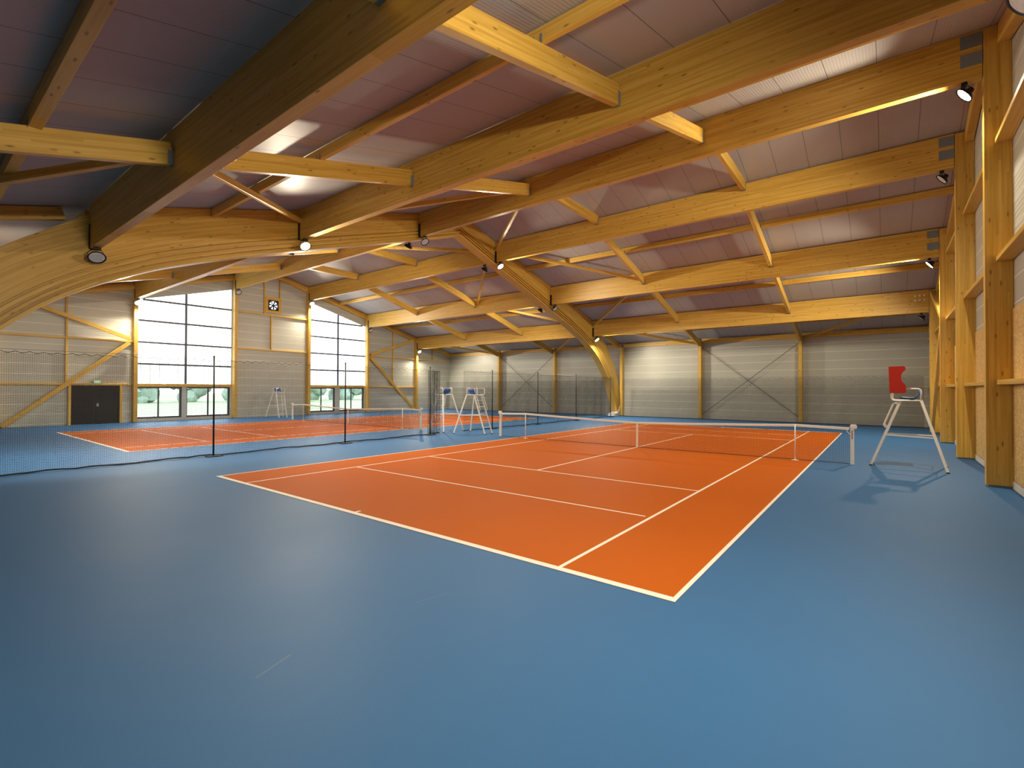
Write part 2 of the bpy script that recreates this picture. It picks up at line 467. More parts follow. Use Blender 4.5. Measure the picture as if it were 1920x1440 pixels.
# zigzag beside the arch
for side, xa, xs, court in (('R', AX1 + .12, -3.47 - .22, 'near'), ('L', AX0 - .12, -16.1 + .22, 'far')):
    for k in range(7):
        if k == 3 and False: continue
        ya = LINES[k] + (BW / 2 if k else .16); yb = LINES[k + 1] - (BW / 2 if k < 6 else .2)
        a_at_arch = (k % 2 == 0)
        pa = (xa if a_at_arch else xs, ya); pb = (xs if a_at_arch else xa, yb)
        brace(pa, pb, f'slanting roof brace by the arch {bayname(k)} above {court} court')
brace((CR - .3, BY[5] + .1), (2.84 + .2, YF - .2), 'slanting roof brace by the right wall between sixth deep beam and end wall')
brace((CL + .3, BY[5] + .1), (-22.3 - .2, YF - .2), 'slanting roof brace by the far wall between sixth deep beam and end wall')

# ------------------------------------------------------------------ posts and rails on the long walls
def tie(parent, bmf, name='base_plate', mat='steel'):
    bm = bmesh.new(); bmf(bm); return link(name, bm, M[mat], parent)
for i in range(6):
    y = BY[i]
    for x0, x1, wall in ((CR, XR, 'right-hand'), (XL, CL, 'window')):
        zt = zr(y) - .05
        o = timber('wall_post', ((x0 + x1) / 2, y, .04), ((x0 + x1) / 2, y, zt), BW, x1 - x0 - .005, f'{ORD[i]} timber post from the camera on the {wall} wall', 'post', 'timber posts along the walls', up=(1, 0, 0))
        tie(o, lambda bm: box(bm, x0 + .04, x1 - .04, y - BW / 2 + .03, y + BW / 2 - .03, 0, .04))
for k in range(7):
    ya = (LINES[k] + (BW / 2 if k else 0)) + .005; yb = (LINES[k + 1] - (BW / 2 if k < 6 else 0)) - .005
    for z, hn in ((2.28, 'low'), (4.96, 'middle'), (7.55, 'high')):
        if z > zr(max(abs(ya - YA), abs(yb - YA)) + YA) - .6: continue
        timber('wall_rail', (XR - .14, ya, z), (XR - .14, yb, z), .27, .10, f'{hn} rail on the right-hand wall {bayname(k).replace("deep beams", "posts").replace("deep beam", "post")}', 'rail', 'rails along the walls')
    # sloping timber at the top of both long walls
    if k == 3:
        for x, wall in ((XR - .12, 'right-hand'), (XL + .12, 'window')):
            for (a, b, h) in ((ya, YA, 'near'), (YA, yb, 'far')):
                timber('wall_rafter', (x, a, zr(a) - .24), (x, b, zr(b) - .24), .2, .40, f'sloping timber atop the {wall} wall on the {h} side of the ridge', 'rafter', 'sloping timbers at the wall tops')
    else:
        for x, wall in ((XR - .12, 'right-hand'), (XL + .12, 'window')):
            timber('wall_rafter', (x, ya, zr(ya) - .24), (x, yb, zr(yb) - .24), .2, .40, f'sloping timber atop the {wall} wall {bayname(k).replace("deep beams", "posts").replace("deep beam", "post")}', 'rafter', 'sloping timbers at the wall tops')
def lrail(ya, yb, z, lab): timber('wall_rail', (XL + .07, ya, z), (XL + .07, yb, z), .13, .10, lab, 'rail', 'rails along the walls')
def lstud(y, za, zb, lab): timber('wall_stud', (XL + .06, y, za), (XL + .06, y, zb), .09, .11, lab, 'stud', 'upright studs on the window wall', up=(1, 0, 0))
h = BW / 2 + .005
lrail(BY[2] + h, BY[3] - h, 7.55, 'rail just under the wall fan between the two tall windows')
lrail(BY[2] + h, BY[3] - h, 4.94, 'lower rail between the two tall windows')
lrail(BY[0] + h, BY[1] - h, 4.92, 'upper rail on the window wall above the black double door')
lrail(BY[0] + h, 1.34, 2.30, 'low rail on the window wall left of the black double door')
lrail(3.78, BY[1] - h, 2.30, 'short low rail right of the black double door')
lrail(BY[4] + h, BY[5] - h, 4.98, 'upper rail on the window wall right of the second tall window')
lrail(BY[4] + h, BY[5] - h, 2.24, 'low rail on the window wall right of the second tall window')
lrail(BY[5] + h, YF - .02, 4.98, 'upper rail in the far corner of the window wall')
lstud(12.13, 7.605, zr(12.13) - .45, 'left stud above the wall fan')
lstud(13.27, 8.92, zr(13.27) - .45, 'right stud above the wall fan')
lstud(12.64, 4.995, 7.495, 'stud below the wall fan between two rails')
lstud(1.26, 4.975, zr(1.26) - .45, 'upper stud on the wall above the black double door')
lstud(1.26, 2.4, 4.865, 'stud on the wall directly above the left edge of the double door')
lstud(23.9, 5.035, zr(23.9) - .45, 'upper stud on the wall right of the second tall window')
lstud(23.9, 2.30, 4.925, 'lower stud on the wall right of the second tall window')
lstud(28.9, 5.035, zr(28.9) - .45, 'short stud in the far corner of the window wall')
for (a, b, lab) in (((4.05, 4.83), (-1.25, .06), 'long slanting brace rising left to right beside the black double door'), ((4.1, 5.06), (-.9, 6.92), 'slanting brace above the black double door falling to the right'),
                    ((21.3, 4.85), (26.35, .1), 'lower slanting brace right of the second tall window'), ((21.3, 5.1), (26.1, 6.75), 'upper slanting brace right of the second tall window')):
    timber('wall_brace', (XL + .30, a[0], a[1]), (XL + .30, b[0], b[1]), .12, .22, lab, 'brace', 'slanting braces on the walls', up=(0, 1, 0))
for (a, b, lab) in (((21.25, 4.8), (26.35, .1), 'lower slanting brace on the right-hand wall near the far corner'), ((21.25, 5.1), (26.4, 6.9), 'upper slanting brace on the right-hand wall near the far corner')):
    timber('wall_brace', (XR - .37, a[0], a[1]), (XR - .37, b[0], b[1]), .12, .2, lab, 'brace', 'slanting braces on the walls', up=(0, 1, 0))
# OSB lining, one panel per bay
for k in range(7):
    ya = (LINES[k] + (BW / 2 if k else 0)) + .01; yb = (LINES[k + 1] - (BW / 2 if k < 6 else 0)) - .01
    bm = bmesh.new()
    for z0, z1 in ((.18, 2.22), (2.34, 3.86)): box(bm, XR - .022, XR - .002, ya, yb, z0, z1)
    tag(link('strand_board', bm, M['osb'], at=(XR, (ya + yb) / 2, .2)), f'strand board lining low on the right-hand wall {bayname(k).replace("deep beams", "posts").replace("deep beam", "post")}', 'panel', 'strand board panels on the right-hand wall', 'thing')
# ------------------------------------------------------------------ far end wall: posts, edge timber, tie rods
EX = [-22.25, -15.9, -9.54, -3.43, 2.84]
en = ['leftmost', 'second', 'third', 'fourth', 'fifth']
for x, nm in zip(EX, en):
    zt = zr(YF) - .34
    o = timber('wall_post', (x, YF - .22, .04), (x, YF - .22, zt), .2, .42, f'{nm} post from the left on the far end wall', 'post', 'posts on the far end wall', up=(0, 1, 0))
    tie(o, lambda bm: box(bm, x - .08, x + .08, YF - .4, YF - .07, 0, .04))
xs = [XL] + [e for e in EX] + [XR]
for q in range(6):
    a, b = xs[q] + (.11 if q else 0), xs[q + 1] - (.11 if q < 5 else 0)
    zc = zr(YF) - .2
    timber('edge_timber', (a, YF - .09, zc), (b, YF - .09, zc), .16, .3, f'edge timber atop the far end wall, {["first", "second", "third", "fourth", "fifth", "sixth"][q]} from the left', 'edge timber', 'timbers atop the far end wall')
for (xa, xb, nm) in ((-3.33, 2.74, 'near court'), (-22.15, -16.0, 'far court')):
    for (za, zb, dr) in ((5.15, .32, 'falling'), (.32, 5.15, 'rising')):
        bm = bmesh.new(); yy = YF - .12 if dr == 'falling' else YF - .165
        tube(bm, [(xa, yy, za), (xb, yy, zb)], .016, 6)
        tag(link('tie_rod', bm, M['cable'], at=((xa + xb) / 2, yy, 2.7), smooth=True), f'thin {dr} tie rod crossing the far end wall behind the {nm}', 'tie rod', 'crossed tie rods', 'thing')

# ------------------------------------------------------------------ windows
def beam_box(nm, mat, parent, *b):
    bm = bmesh.new(); box(bm, *b); return link(nm, bm, M[mat], parent)
wn = 0
for wi, ((a, b), ym, side) in enumerate(((W1, 7.11, 'left'), (W2, 18.25, 'right'))):
    wn += 1
    e = empty(f'window_{wi+1}', (XL, (a + b) / 2, 2.35), f'{side} tall translucent polycarbonate window with sloping top', kind='structure')
    bm = bmesh.new(); prism(bm, [(a + .05, 2.38), (b - .05, 2.38), (b - .05, wtop(b) - .05), (a + .05, wtop(a) - .05)], 0, XL - .13, XL - .09)
    link('glazing', bm, M['poly'], e)
    bm = bmesh.new()
    box(bm, XL - .16, XL + .02, a, a + .06, 2.36, wtop(a)); box(bm, XL - .16, XL + .02, b - .06, b, 2.36, wtop(b))
    prism(bm, [(a, wtop(a) - .06), (b, wtop(b) - .06), (b, wtop(b)), (a, wtop(a))], 0, XL - .16, XL + .02)
    link('window_frame', bm, M['greyjamb'], e)
    beam_box('mullion', 'alu', e, XL - .085, XL + .02, ym - .05, ym + .05, 2.38, wtop(ym) - .06)
    for z in (3.6, 4.95, 6.3, 7.6):
        y0, y1 = a + .06, b - .06
        # clip to the sloping head
        if a < YA and wtop(a) < z + .1: y0 = YA - (ZA - 1.02 - z - .1) / SL
        if a > YA and wtop(b) < z + .1: y1 = YA + (ZA - 1.02 - z - .1) / SL
        for (p, q) in ((y0, ym - .05), (ym + .05, y1)):
            if q - p > .05: beam_box('transom', 'alu', e, XL - .085, XL - .005, p, q, z - .055, z + .055)
    timber('window_sill', (XL - .04, a + .005, 2.27), (XL - .04, b - .005, 2.27), .22, .18, parent=e)
    # pale post between the two low windows
    bm = bmesh.new(); lo = (6.9, 7.17) if wi == 0 else (17.98, 18.4)
    box(bm, XL - .18, XL + .02, lo[0], lo[1], .2, 2.18)
    hi = (9.82, 9.95) if wi == 0 else (20.8, 21.08)
    box(bm, XL - .18, XL + .02, hi[0], hi[1], .2, 2.18)
    link('jamb_lining', bm, M['greyjamb'], e)
    for li, (p, q) in enumerate((((a + .01, 6.9), (7.17, 9.82)) if wi == 0 else ((a + .01, 17.98), (18.4, 20.8)))):
        n = 3 + wi * 2 + li
        g = empty(f'window_{n}', (XL, (p + q) / 2, .2), f'{"left" if li == 0 else "right"} clear low window under the {side} tall window', kind='structure')
        bm = bmesh.new()
        for (y0, y1, z0, z1) in ((p, q, .2, .3), (p, q, 2.08, 2.18), (p, p + .06, .3, 2.08), (q - .12, q, .3, 2.08)): box(bm, XL - .14, XL - .04, y0, y1, z0, z1)
        link('window_frame', bm, M['alu'], g)
        m = (p + q) / 2 - .03
        beam_box('mullion', 'alu', g, XL - .13, XL - .05, m - .04, m + .04, .3, 2.08)
        for (y0, y1) in ((p + .06, m - .04), (m + .04, q - .12)):
            beam_box('pane', 'glass', g, XL - .10, XL - .09, y0, y1, .3, 2.08)

# door
d = empty('door_1', (XL + .02, 2.55, 0), 'black metal double door in the far wall', kind='structure')
for nm, (y0, y1) in (('left', (1.47, 2.50)), ('right', (2.52, 3.62))):
    lf = beam_box('door_leaf', 'dark_metal' if nm == 'right' else 'black', d, XL + .01, XL + .07, y0, y1, .02, 2.22)
    if nm == 'left': beam_box('push_bar', 'black', lf, XL + .11, XL + .15, y0 + .06, y1 - .06, 1.02, 1.08)
    else:
        beam_box('door_handle', 'steel', lf, XL + .07, XL + .12, y0 + .06, y0 + .16, 1.02, 1.2)
timber('door_jamb', (XL + .09, 1.40, 0), (XL + .09, 1.40, 2.25), .12, .17, parent=d, up=(1, 0, 0))
timber('door_jamb', (XL + .09, 3.70, 0), (XL + .09, 3.70, 2.25), .12, .17, parent=d, up=(1, 0, 0))
timber('door_head', (XL + .09, 1.34, 2.31), (XL + .09, 3.76, 2.31), .17, .11, parent=d)
ex = empty('exit_sign', (XL + .18, 2.58, 2.40), 'small glowing green exit sign over the black double door', 'sign', kind='thing')
beam_box('sign_body', 'white', ex, XL + .17, XL + .21, 2.43, 2.73, 2.37, 2.53)
beam_box('sign_face', 'exit', ex, XL + .211, XL + .216, 2.45, 2.71, 2.39, 2.51)
bm = bmesh.new(); box(bm, XL + .217, XL + .219, 2.50, 2.54, 2.41, 2.49); box(bm, XL + .217, XL + .219, 2.60, 2.68, 2.43, 2.47); link('sign_pictogram', bm, M['tape'], ex)

# wall fan
fy, fz = 12.74, 8.30
fan = empty('wall_fan', (XL, fy, fz), 'black axial extractor fan in a square plywood panel high between the windows', 'fan', kind='thing')
bm = bmesh.new()
for (y0, y1, z0, z1) in ((12.15, 12.36, 7.74, 8.9), (13.12, 13.34, 7.74, 8.9), (12.36, 13.12, 7.74, 7.92), (12.36, 13.12, 8.68, 8.9)): box(bm, XL + .115, XL + .16, y0, y1, z0, z1)
o = link('plywood_panel', bm, M['wood'], fan); grain_from_co(o.data)
bm = bmesh.new(); N = 32; sq = []; ci = []
for k in range(N):
    t = 2 * PI * k / N; c, s_ = math.cos(t), math.sin(t); m_ = .38 / max(abs(c), abs(s_))
    sq.append([bm.verts.new((XL + xx, fy + c * m_, fz + s_ * m_)) for xx in (.12, .19)]); ci.append([bm.verts.new((XL + xx, fy + c * .315, fz + s_ * .315)) for xx in (.12, .19)])
for k in range(N):
    j = (k + 1) % N
    bm.faces.new((sq[k][1], sq[j][1], ci[j][1], ci[k][1])); bm.faces.new((ci[k][0], ci[k][1], ci[j][1], ci[j][0])); bm.faces.new((sq[k][0], sq[k][1], sq[j][1], sq[j][0])); bm.faces.new((sq[k][0], sq[j][0], ci[j][0], ci[k][0]))
link('fan_housing', bm, M['black'], fan)
bm = bmesh.new(); lathe(bm, [(.09, -.04), (.09, .04), (.07, .06)], Matrix.Translation((XL + .14, fy, fz)) @ Matrix.Rotation(PI / 2, 4, 'Y'), 20); link('fan_hub', bm, M['black'], fan, smooth=True)
for k in range(7):
    t = 2 * PI * k / 7 + .3; bm = bmesh.new()
    vs = []
    for r, wd, tw in ((.08, .035, .02), (.2, .05, .015), (.30, .06, .01)):
        c, s_ = math.cos(t), math.sin(t)
        vs.append([bm.verts.new((XL + .14 + e * tw, fy + c * r - s_ * wd * e, fz + s_ * r + c * wd * e)) for e in (-1, 1)])
        vs[-1] += [bm.verts.new((v.co.x + .006, v.co.y, v.co.z)) for v in vs[-1]]
    for a_, b_ in zip(vs, vs[1:]):
        for i0, i1 in ((0, 1), (1, 3), (3, 2), (2, 0)): bm.faces.new((a_[i0], a_[i1], b_[i1], b_[i0]))
    bm.faces.new((vs[0][0], vs[0][1], vs[0][3], vs[0][2])); bm.faces.new((vs[2][0], vs[2][2], vs[2][3], vs[2][1]))
    link('fan_blade', bm, M['black'], fan)
bm = bmesh.new(); lathe(bm, [(.31, 0), (.31, .004)], Matrix.Translation((XL + .112, fy, fz)) @ Matrix.Rotation(PI / 2, 4, 'Y'), 32); link('shutter', bm, M['poly'], fan)

# ------------------------------------------------------------------ tennis courts
CX2 = -18.06
LW = .05
def court(cx, name_label, junior):
    e = empty('tennis_court', (cx, 11.885, 0), name_label, 'tennis court', kind='thing')
    bm = bmesh.new(); box(bm, cx - 5.485, cx + 5.485, 0, 23.77, 0, .003); link('playing_surface', bm, M['clay'], e)
    def ln(nm, x0, x1, y0, y1): 
        bm = bmesh.new(); box(bm, cx + x0, cx + x1, y0, y1, .0032, .005); link(nm, bm, M['line'], e)
    ln('baseline', -5.485, 5.485, 0, .1); ln('baseline', -5.485, 5.485, 23.67, 23.77)
    for s in (-1, 1):
        ln('doubles_sideline', min(s * 5.485, s * 5.435), max(s * 5.485, s * 5.435), .1, 23.67)
        ln('singles_sideline', min(s * 4.115, s * 4.065), max(s * 4.115, s * 4.065), .1, 23.67)
    for y in (5.485, 18.285): ln('service_line', -4.065, 4.065, y - (0 if y < 10 else .05), y + (.05 if y < 10 else 0))
    ln('center_line', -.025, .025, 5.535, 18.235)
    ln('center_mark', -.025, .025, .1, .2); ln('center_mark', -.025, .025, 23.57, 23.67)
    if junior:
        ln('junior_line', -4.06, 3.99, 2.885, 2.93); ln('junior_line', -4.06, 3.99, 20.84, 20.885)
    return e
court(0, 'terracotta tennis court with white lines nearest the camera', True)
court(CX2, 'terracotta tennis court beyond the black divider net', True)

# net of cords: P(s,t) gives the point; s along, t down
def netting(bm, P, S, T, mesh, r, ss, ts):
    n1 = max(1, round(S / mesh)); n2 = max(1, round(T / mesh))
    def strip(pts, offs):
        prev = None
        for p in pts:
            ring = [bm.verts.new((p[0] + o[0], p[1] + o[1], p[2] + o[2])) for o in offs]
            if prev:
                for k in range(3): bm.faces.new((prev[k], prev[(k + 1) % 3], ring[(k + 1) % 3], ring[k]))
            prev = ring
    p0, p1 = Vector(P(0, 0)), Vector(P(S, 0)); al = (p1 - p0).normalized(); no = Vector((-al.y, al.x, 0))
    oa = [al * math.cos(2 * PI * k / 3) * r * .85 + no * math.sin(2 * PI * k / 3) * r for k in range(3)]
    ob = [Vector((0, 0, 1)) * math.cos(2 * PI * k / 3) * r * 1.25 + no * math.sin(2 * PI * k / 3) * r for k in range(3)]
    nt = max(1, round(T / ts)); nsg = max(1, round(S / ss))
    for i in range(n1 + 1):
        s = S * i / n1; strip([P(s, T * j / nt) for j in range(nt + 1)], oa)
    for j in range(n2 + 1):
        t = T * j / n2; strip([P(S * i / nsg, t) for i in range(nsg + 1)], ob)

def tennis_net(cx, lab):
    y = 11.885; e = empty('tennis_net', (cx, y, 0), lab, 'tennis net', kind='thing')
    A = 6.33
    def top(x):
        u = abs(x)
        if u <= 5.029: return .914 + (1.07 - .914) * (u / 5.029) ** 1.15
        return 1.07 - .035 * (u - 5.029) / (A - 5.029)
    def P(s, t):
        x = -A + s; zt = top(x) - .03; return (cx + x, y, zt - (zt - .02) * t / 1.0)
    bm = bmesh.new(); netting(bm, P, 2 * A, 1.0, .045, .0022, .25, .25); link('net_mesh', bm, M['net'], e)
    bm = bmesh.new(); n = 48; rg = []
    for i in range(n + 1):
        x = -A + 2 * A * i / n; z = top(x)
        rg.append([bm.verts.new((cx + x, y + a, z + b)) for a, b in ((-.014, -.065), (-.014, 0), (0, .008), (.014, 0), (.014, -.065))])
    for a, b in zip(rg, rg[1:]):
        for k in range(5): bm.faces.new((a[k], a[(k + 1) % 5], b[(k + 1) % 5], b[k]))
    bm.faces.new(rg[0]); bm.faces.new(rg[-1][::-1]); link('headband', bm, M['tape'], e)
    bm = bmesh.new(); tube(bm, [(cx - A, y, .025), (cx - 3, y, .02), (cx, y, .015), (cx + 3, y, .02), (cx + A, y, .025)], .008, 6); link('bottom_cord', bm, M['net'], e)
    bm = bmesh.new(); box(bm, cx - .028, cx + .028, y - .02, y + .02, .006, .92); link('center_strap', bm, M['tape'], e)
    for s in (-1, 1):
        bm = bmesh.new(); box(bm, cx + s * 6.40 - .045, cx + s * 6.40 + .045, y - .045, y + .045, 0, 1.10)
        bmesh.ops.bevel(bm, geom=bm.edges[:], offset=.008, segments=2, affect='EDGES'); p = link('net_post', bm, M['white'], e)
        bm = bmesh.new(); box(bm, cx + s * 6.43 - .08, cx + s * 6.43 + .08, y - .05, y + .05, 1.0, 1.13)
        bmesh.ops.bevel(bm, geom=bm.edges[:], offset=.02, segments=2, affect='EDGES'); link('winch_head', bm, M['white'], p)
        bm = bmesh.new(); tube(bm, rounded([(cx + s * 6.33, y, 1.05), (cx + s * 6.26, y - .03, .95), (cx + s * 6.35, y - .03, .85)], .05), .008, 6); link('net_cable', bm, M['tape'], p)
        bm = bmesh.new()
        for k in range(9): box(bm, cx + s * 6.40 - .018, cx + s * 6.40 + .012 + .006 * (k % 3), y - .0475, y - .0455, .72 + k * .028, .738 + k * .028)
        link('post_lettering', bm, M['mark'], p)
    return e
tennis_net(0, 'black tennis net with white headband across the near court')
tennis_net(CX2, 'tennis net with white headband across the far court')
for cx, nm in ((0, 'near'), (CX2, 'far')):
    for s, sd in ((-1, 'left'), (1, 'right')):
        x = cx + s * 5.0; st = empty('singles_stick', (x, 11.85, 0), f'white singles stick propping the {sd} part of the {nm} court net', 'net stick', 'singles sticks', 'thing')
        bm = bmesh.new(); tube(bm, [(x, 11.845, .012), (x, 11.845, 1.075)], .016, 8); link('stick', bm, M['white'], st, smooth=True)
        bm = bmesh.new(); lathe(bm, [(.10, .005), (.10, .012), (.03, .018), (.018, .03)], Matrix.Translation((x, 11.845, 0)), 16); link('foot', bm, M['white'], st, smooth=True)

# ------------------------------------------------------------------ black nets on poles
def wob(s, t, ph):
    return .045 * math.sin(s * 2.1 + ph) * (.3 + t) + .03 * math.sin(s * 5.3 + 1.7 * ph + t)
def hang_net(lab, x0, y0, x1, y1, H, scal, mesh, r, ph, ss=.125, hem=True, amp=1.0, bunch=None, hem_r=.022):
    L = math.hypot(x1 - x0, y1 - y0); ux, uy = (x1 - x0) / L, (y1 - y0) / L; nx, ny = -uy, ux
    e = empty('divider_net', ((x0 + x1) / 2, (y0 + y1) / 2, 0), lab, 'net', 'hanging black nets', 'thing')
    def P(s, t):
        w = wob(s, t / H, ph) * amp
        if bunch: w += bunch[0] * math.sin(s * bunch[1]) 
        sag = .055 * (1 - abs((s % scal) / scal * 2 - 1) ** 2) if scal else 0
        z = (H - .03) - sag * (1 - t / H) - t * (H - .06) / H
        z += .012 * math.sin(s * 9 + t * 7 + ph) * amp * (1 if 0 < t < H else 0)
        return (x0 + ux * s + nx * w, y0 + uy * s + ny * w, z)
    bm = bmesh.new(); netting(bm, P, L, H, mesh, r, ss, .3); link('net_mesh', bm, M['net'], e)
    bm = bmesh.new(); tube(bm, [(x0, y0, H), (x1, y1, H)], .005, 5); link('top_cable', bm, M['cable'], e)
    if scal:
        bm = bmesh.new(); n = int(L / .06)
        tube(bm, [P(L * i / n, 0) for i in range(n + 1)], .006, 4); link('edge_cord', bm, M['net'], e)
    if hem:
        bm = bmesh.new(); n = int(L / .15)
        tube(bm, [Vector(P(L * i / n, H)) + Vector((0, 0, hem_r - .03 + .018 * abs(math.sin(i * .55 + ph) * math.sin(i * .173)))) for i in range(n + 1)], hem_r, 6); link('bottom_hem', bm, M['net'], e)
    return e
XD = -9.4
hang_net('long black divider net left of the gap, between the two courts', XD, YN + .3, XD, 10.35, 3.03, .255, .04, .0028, .4)
hang_net('bunched end of the black divider net beside the umpire chairs', XD, 10.42, XD - .25, 11.25, 3.0, .12, .027, .0026, 2.1, .05, bunch=(.14, 24))
hang_net('black divider net beyond the gap, running to the far end wall', XD, 12.7, XD - .1, 29.6, 3.03, .255, .04, .0026, 1.3)
hang_net('black backstop net along the end wall behind the near court', -9.0, 30.25, 8.85, 30.25, 2.92, .4, .04, .0034, 3.3, .2)
hang_net('black backstop net along the end wall behind the far court', -28.7, 30.45, -10.5, 30.25, 2.86, .4, .04, .0032, 5.1, .2)
for y, nm in ((1.36, 'nearest'), (5.95, 'second'), (10.32, 'third'), (14.72, 'fourth'), (18.95, 'fifth'), (23.45, 'sixth'), (28.6, 'seventh')):
    e = empty('net_pole', (XD, y, 0), f'{nm} slim black pole from the camera holding up the divider net', 'pole', 'slim poles of the divider net', 'thing')
    bm = bmesh.new(); tube(bm, [(XD + .13, y, .02), (XD + .13, y, 3.07)], .025, 10); link('shaft', bm, M['black'], e, smooth=True)
    bm = bmesh.new(); box(bm, XD + .07, XD + .30, y - .22, y + .22, 0, .03); bmesh.ops.bevel(bm, geom=bm.edges[:], offset=.006, segments=1, affect='EDGES'); link('base_plate', bm, M['black'], e)
    bm = bmesh.new(); lathe(bm, [(.03, 0), (.03, .03), (.01, .05)], Matrix.Translation((XD + .13, y, 3.06)), 10); link('cap', bm, M['black'], e)

# ------------------------------------------------------------------ umpire chairs (local: +X is the ladder side)
def umpire_chair(with_panel):
    e = empty('umpire_chair', (0, 0, 0))
    def prt(nm, mat, f, parent=None, smooth=True):
        bm = bmesh.new(); f(bm); return link(nm, bm, M[mat], parent or e, smooth=smooth)
    def sqbar(bm, a, b, w, d_):
        a, b = Vector(a), Vector(b); X = (b - a).normalized(); Y_ = Vector((0, 1, 0)); Y_ = (Y_ - X * Y_.dot(X)).normalized(); Z_ = X.cross(Y_)
        Rm = Matrix((X, Y_, Z_)).transposed().to_4x4(); Rm.translation = (a + b) / 2; L = (b - a).length
        box(bm, -L / 2, L / 2, -w / 2, w / 2, -d_ / 2, d_ / 2, Rm)
    lad = {}
    for s in (-1, 1):
        b0, t0 = (.89, s * .27, .02), (.25, s * .26, 1.80); lad[s] = (Vector(b0), Vector(t0))
        prt('ladder_leg', 'white', lambda bm: sqbar(bm, b0, t0, .035, .06), smooth=False)
        prt('foot', 'black', lambda bm: box(bm, .86, .93, s * .27 - .025, s * .27 + .025, 0, .03), smooth=False)
        b1, t1 = (-.70, s * .62, .02), (-.19, s * .28, 1.83)
        prt('rear_leg', 'white', lambda bm: sqbar(bm, b1, t1, .035, .06), smooth=False)
        prt('foot', 'black', lambda bm: box(bm, -.74, -.67, s * .62 - .025, s * .62 + .025, 0, .03), smooth=False)
        prt('side_bar', 'white', lambda bm: sqbar(bm, (.58, s * .275, .88), (-.46, s * .45, .86), .02, .035), smooth=False)
        prt('side_frame', 'white', lambda bm: tube(bm, rounded([(-.19, s * .28, 1.80), (-.19, s * .28, 2.14), (.43, s * .28, 2.14), (.43, s * .28, 1.82), (-.19, s * .28, 1.82)], .09), .020, 8))
        def hr(bm):
            b, t = lad[s]
            f = lambda u, o: b + (t - b) * u + Vector((.11, 0, .04)) * o
            tube(bm, rounded([f(.96, 0), f(.95, 1), f(.60, 1), f(.58, 0)], .06), .013, 8)
        prt('handrail', 'white', hr)
        prt('armrest', 'pinkwood', lambda bm: box(bm, .02, .40, s * .28 - .03, s * .28 + .03, 2.158, 2.178), smooth=False)
    for u in (.17, .35, .53, .70, .87):
        a = lad[-1][0].lerp(lad[-1][1], u); b = lad[1][0].lerp(lad[1][1], u)
        prt('rung', 'white', lambda bm: sqrung(bm, a, b), smooth=False)
    prt('cross_bar', 'white', lambda bm: tube(bm, [(-.46, -.44, .86), (-.46, .44, .86)], .014, 8))
    prt('seat_platform', 'white', lambda bm: box(bm, -.19, .33, -.26, .26, 1.80, 1.825), smooth=False)
    def seat(bm):
        prof = [(.26, 1.86), (.22, 1.885), (.10, 1.868), (-.04, 1.868), (-.11, 1.90), (-.145, 2.0), (-.175, 2.13)]
        W = [.19, .2, .215, .215, .21, .2, .17]; top = []; bot = []
        for (x, z), w in zip(prof, W):
            row = []; row2 = []
            for k in range(9):
                v = -1 + 2 * k / 8; cv = .035 * abs(v) ** 3
                row.append(bm.verts.new((x + (cv if z > 1.92 else 0), w * v, z + (cv if z <= 1.92 else 0)))); row2.append(bm.verts.new((x - (.02 if z > 1.92 else 0), w * v, z - .02 + (cv if z <= 1.92 else 0))))
            top.append(row); bot.append(row2)
        for G in (top, bot):
            for a, b in zip(G, G[1:]):
                for k in range(8): bm.faces.new((a[k], a[k + 1], b[k + 1], b[k]))
        for a, b, c_, d_ in zip(top, top[1:], bot, bot[1:]):
            bm.faces.new((a[0], b[0], d_[0], c_[0])); bm.faces.new((a[8], c_[8], d_[8], b[8]))
        for k in range(8): bm.faces.new((top[0][k], bot[0][k], bot[0][k + 1], top[0][k + 1])); bm.faces.new((top[-1][k], top[-1][k + 1], bot[-1][k + 1], bot[-1][k]))
        lathe(bm, [(.05, 1.82), (.05, 1.86)], Matrix.Identity(4), 10)
    prt('seat', 'bluep', seat)
    if with_panel:
        out = [(.49, 2.745), (.17, 2.755), (.135, 2.73), (.125, 2.68), (.14, 2.635), (.185, 2.59), (.215, 2.53), (.222, 2.45), (.215, 2.37), (.195, 2.32), (.14, 2.27), (.12, 2.22), (.12, 2.07), (.13, 2.03), (.16, 2.02), (.47, 2.025)]
        prt('side_panel', 'redp', lambda bm: prism(bm, out, 1, .30, .325), smooth=False)
    return e
def sqrung(bm, a, b): tube(bm, [a, b], .014, 8)
def copy_tree(o, parent=None):
    c = o.copy(); COL.objects.link(c)
    if parent is not None: c.parent = parent
    for ch in [x for x in list(COL.objects) if x.parent == o]: copy_tree(ch, c)
    return c
def put(e, loc, rot, lab):
    e.location = loc; e.rotation_euler = (0, 0, rot); tag(e, lab, 'umpire chair', 'white umpire chairs', 'thing')
c1 = umpire_chair(True)
proto = umpire_chair(False)
chairB = copy_tree(proto); chairF = copy_tree(proto)
put(c1, (7.72, 12.28, 0), PI - .05, 'white umpire chair with a red side panel by the right-hand wall')
put(proto, (-10.25, 12.22, 0), PI - .12, 'umpire chair by the divider net facing the far court, beyond the gap')
put(chairB, (-8.28, 12.17, 0), .06, 'umpire chair by the divider net facing the near court, ladder to the right')
put(chairF, (-27.3, 12.3, 0), -.1, 'umpire chair standing against the window wall by the far net')

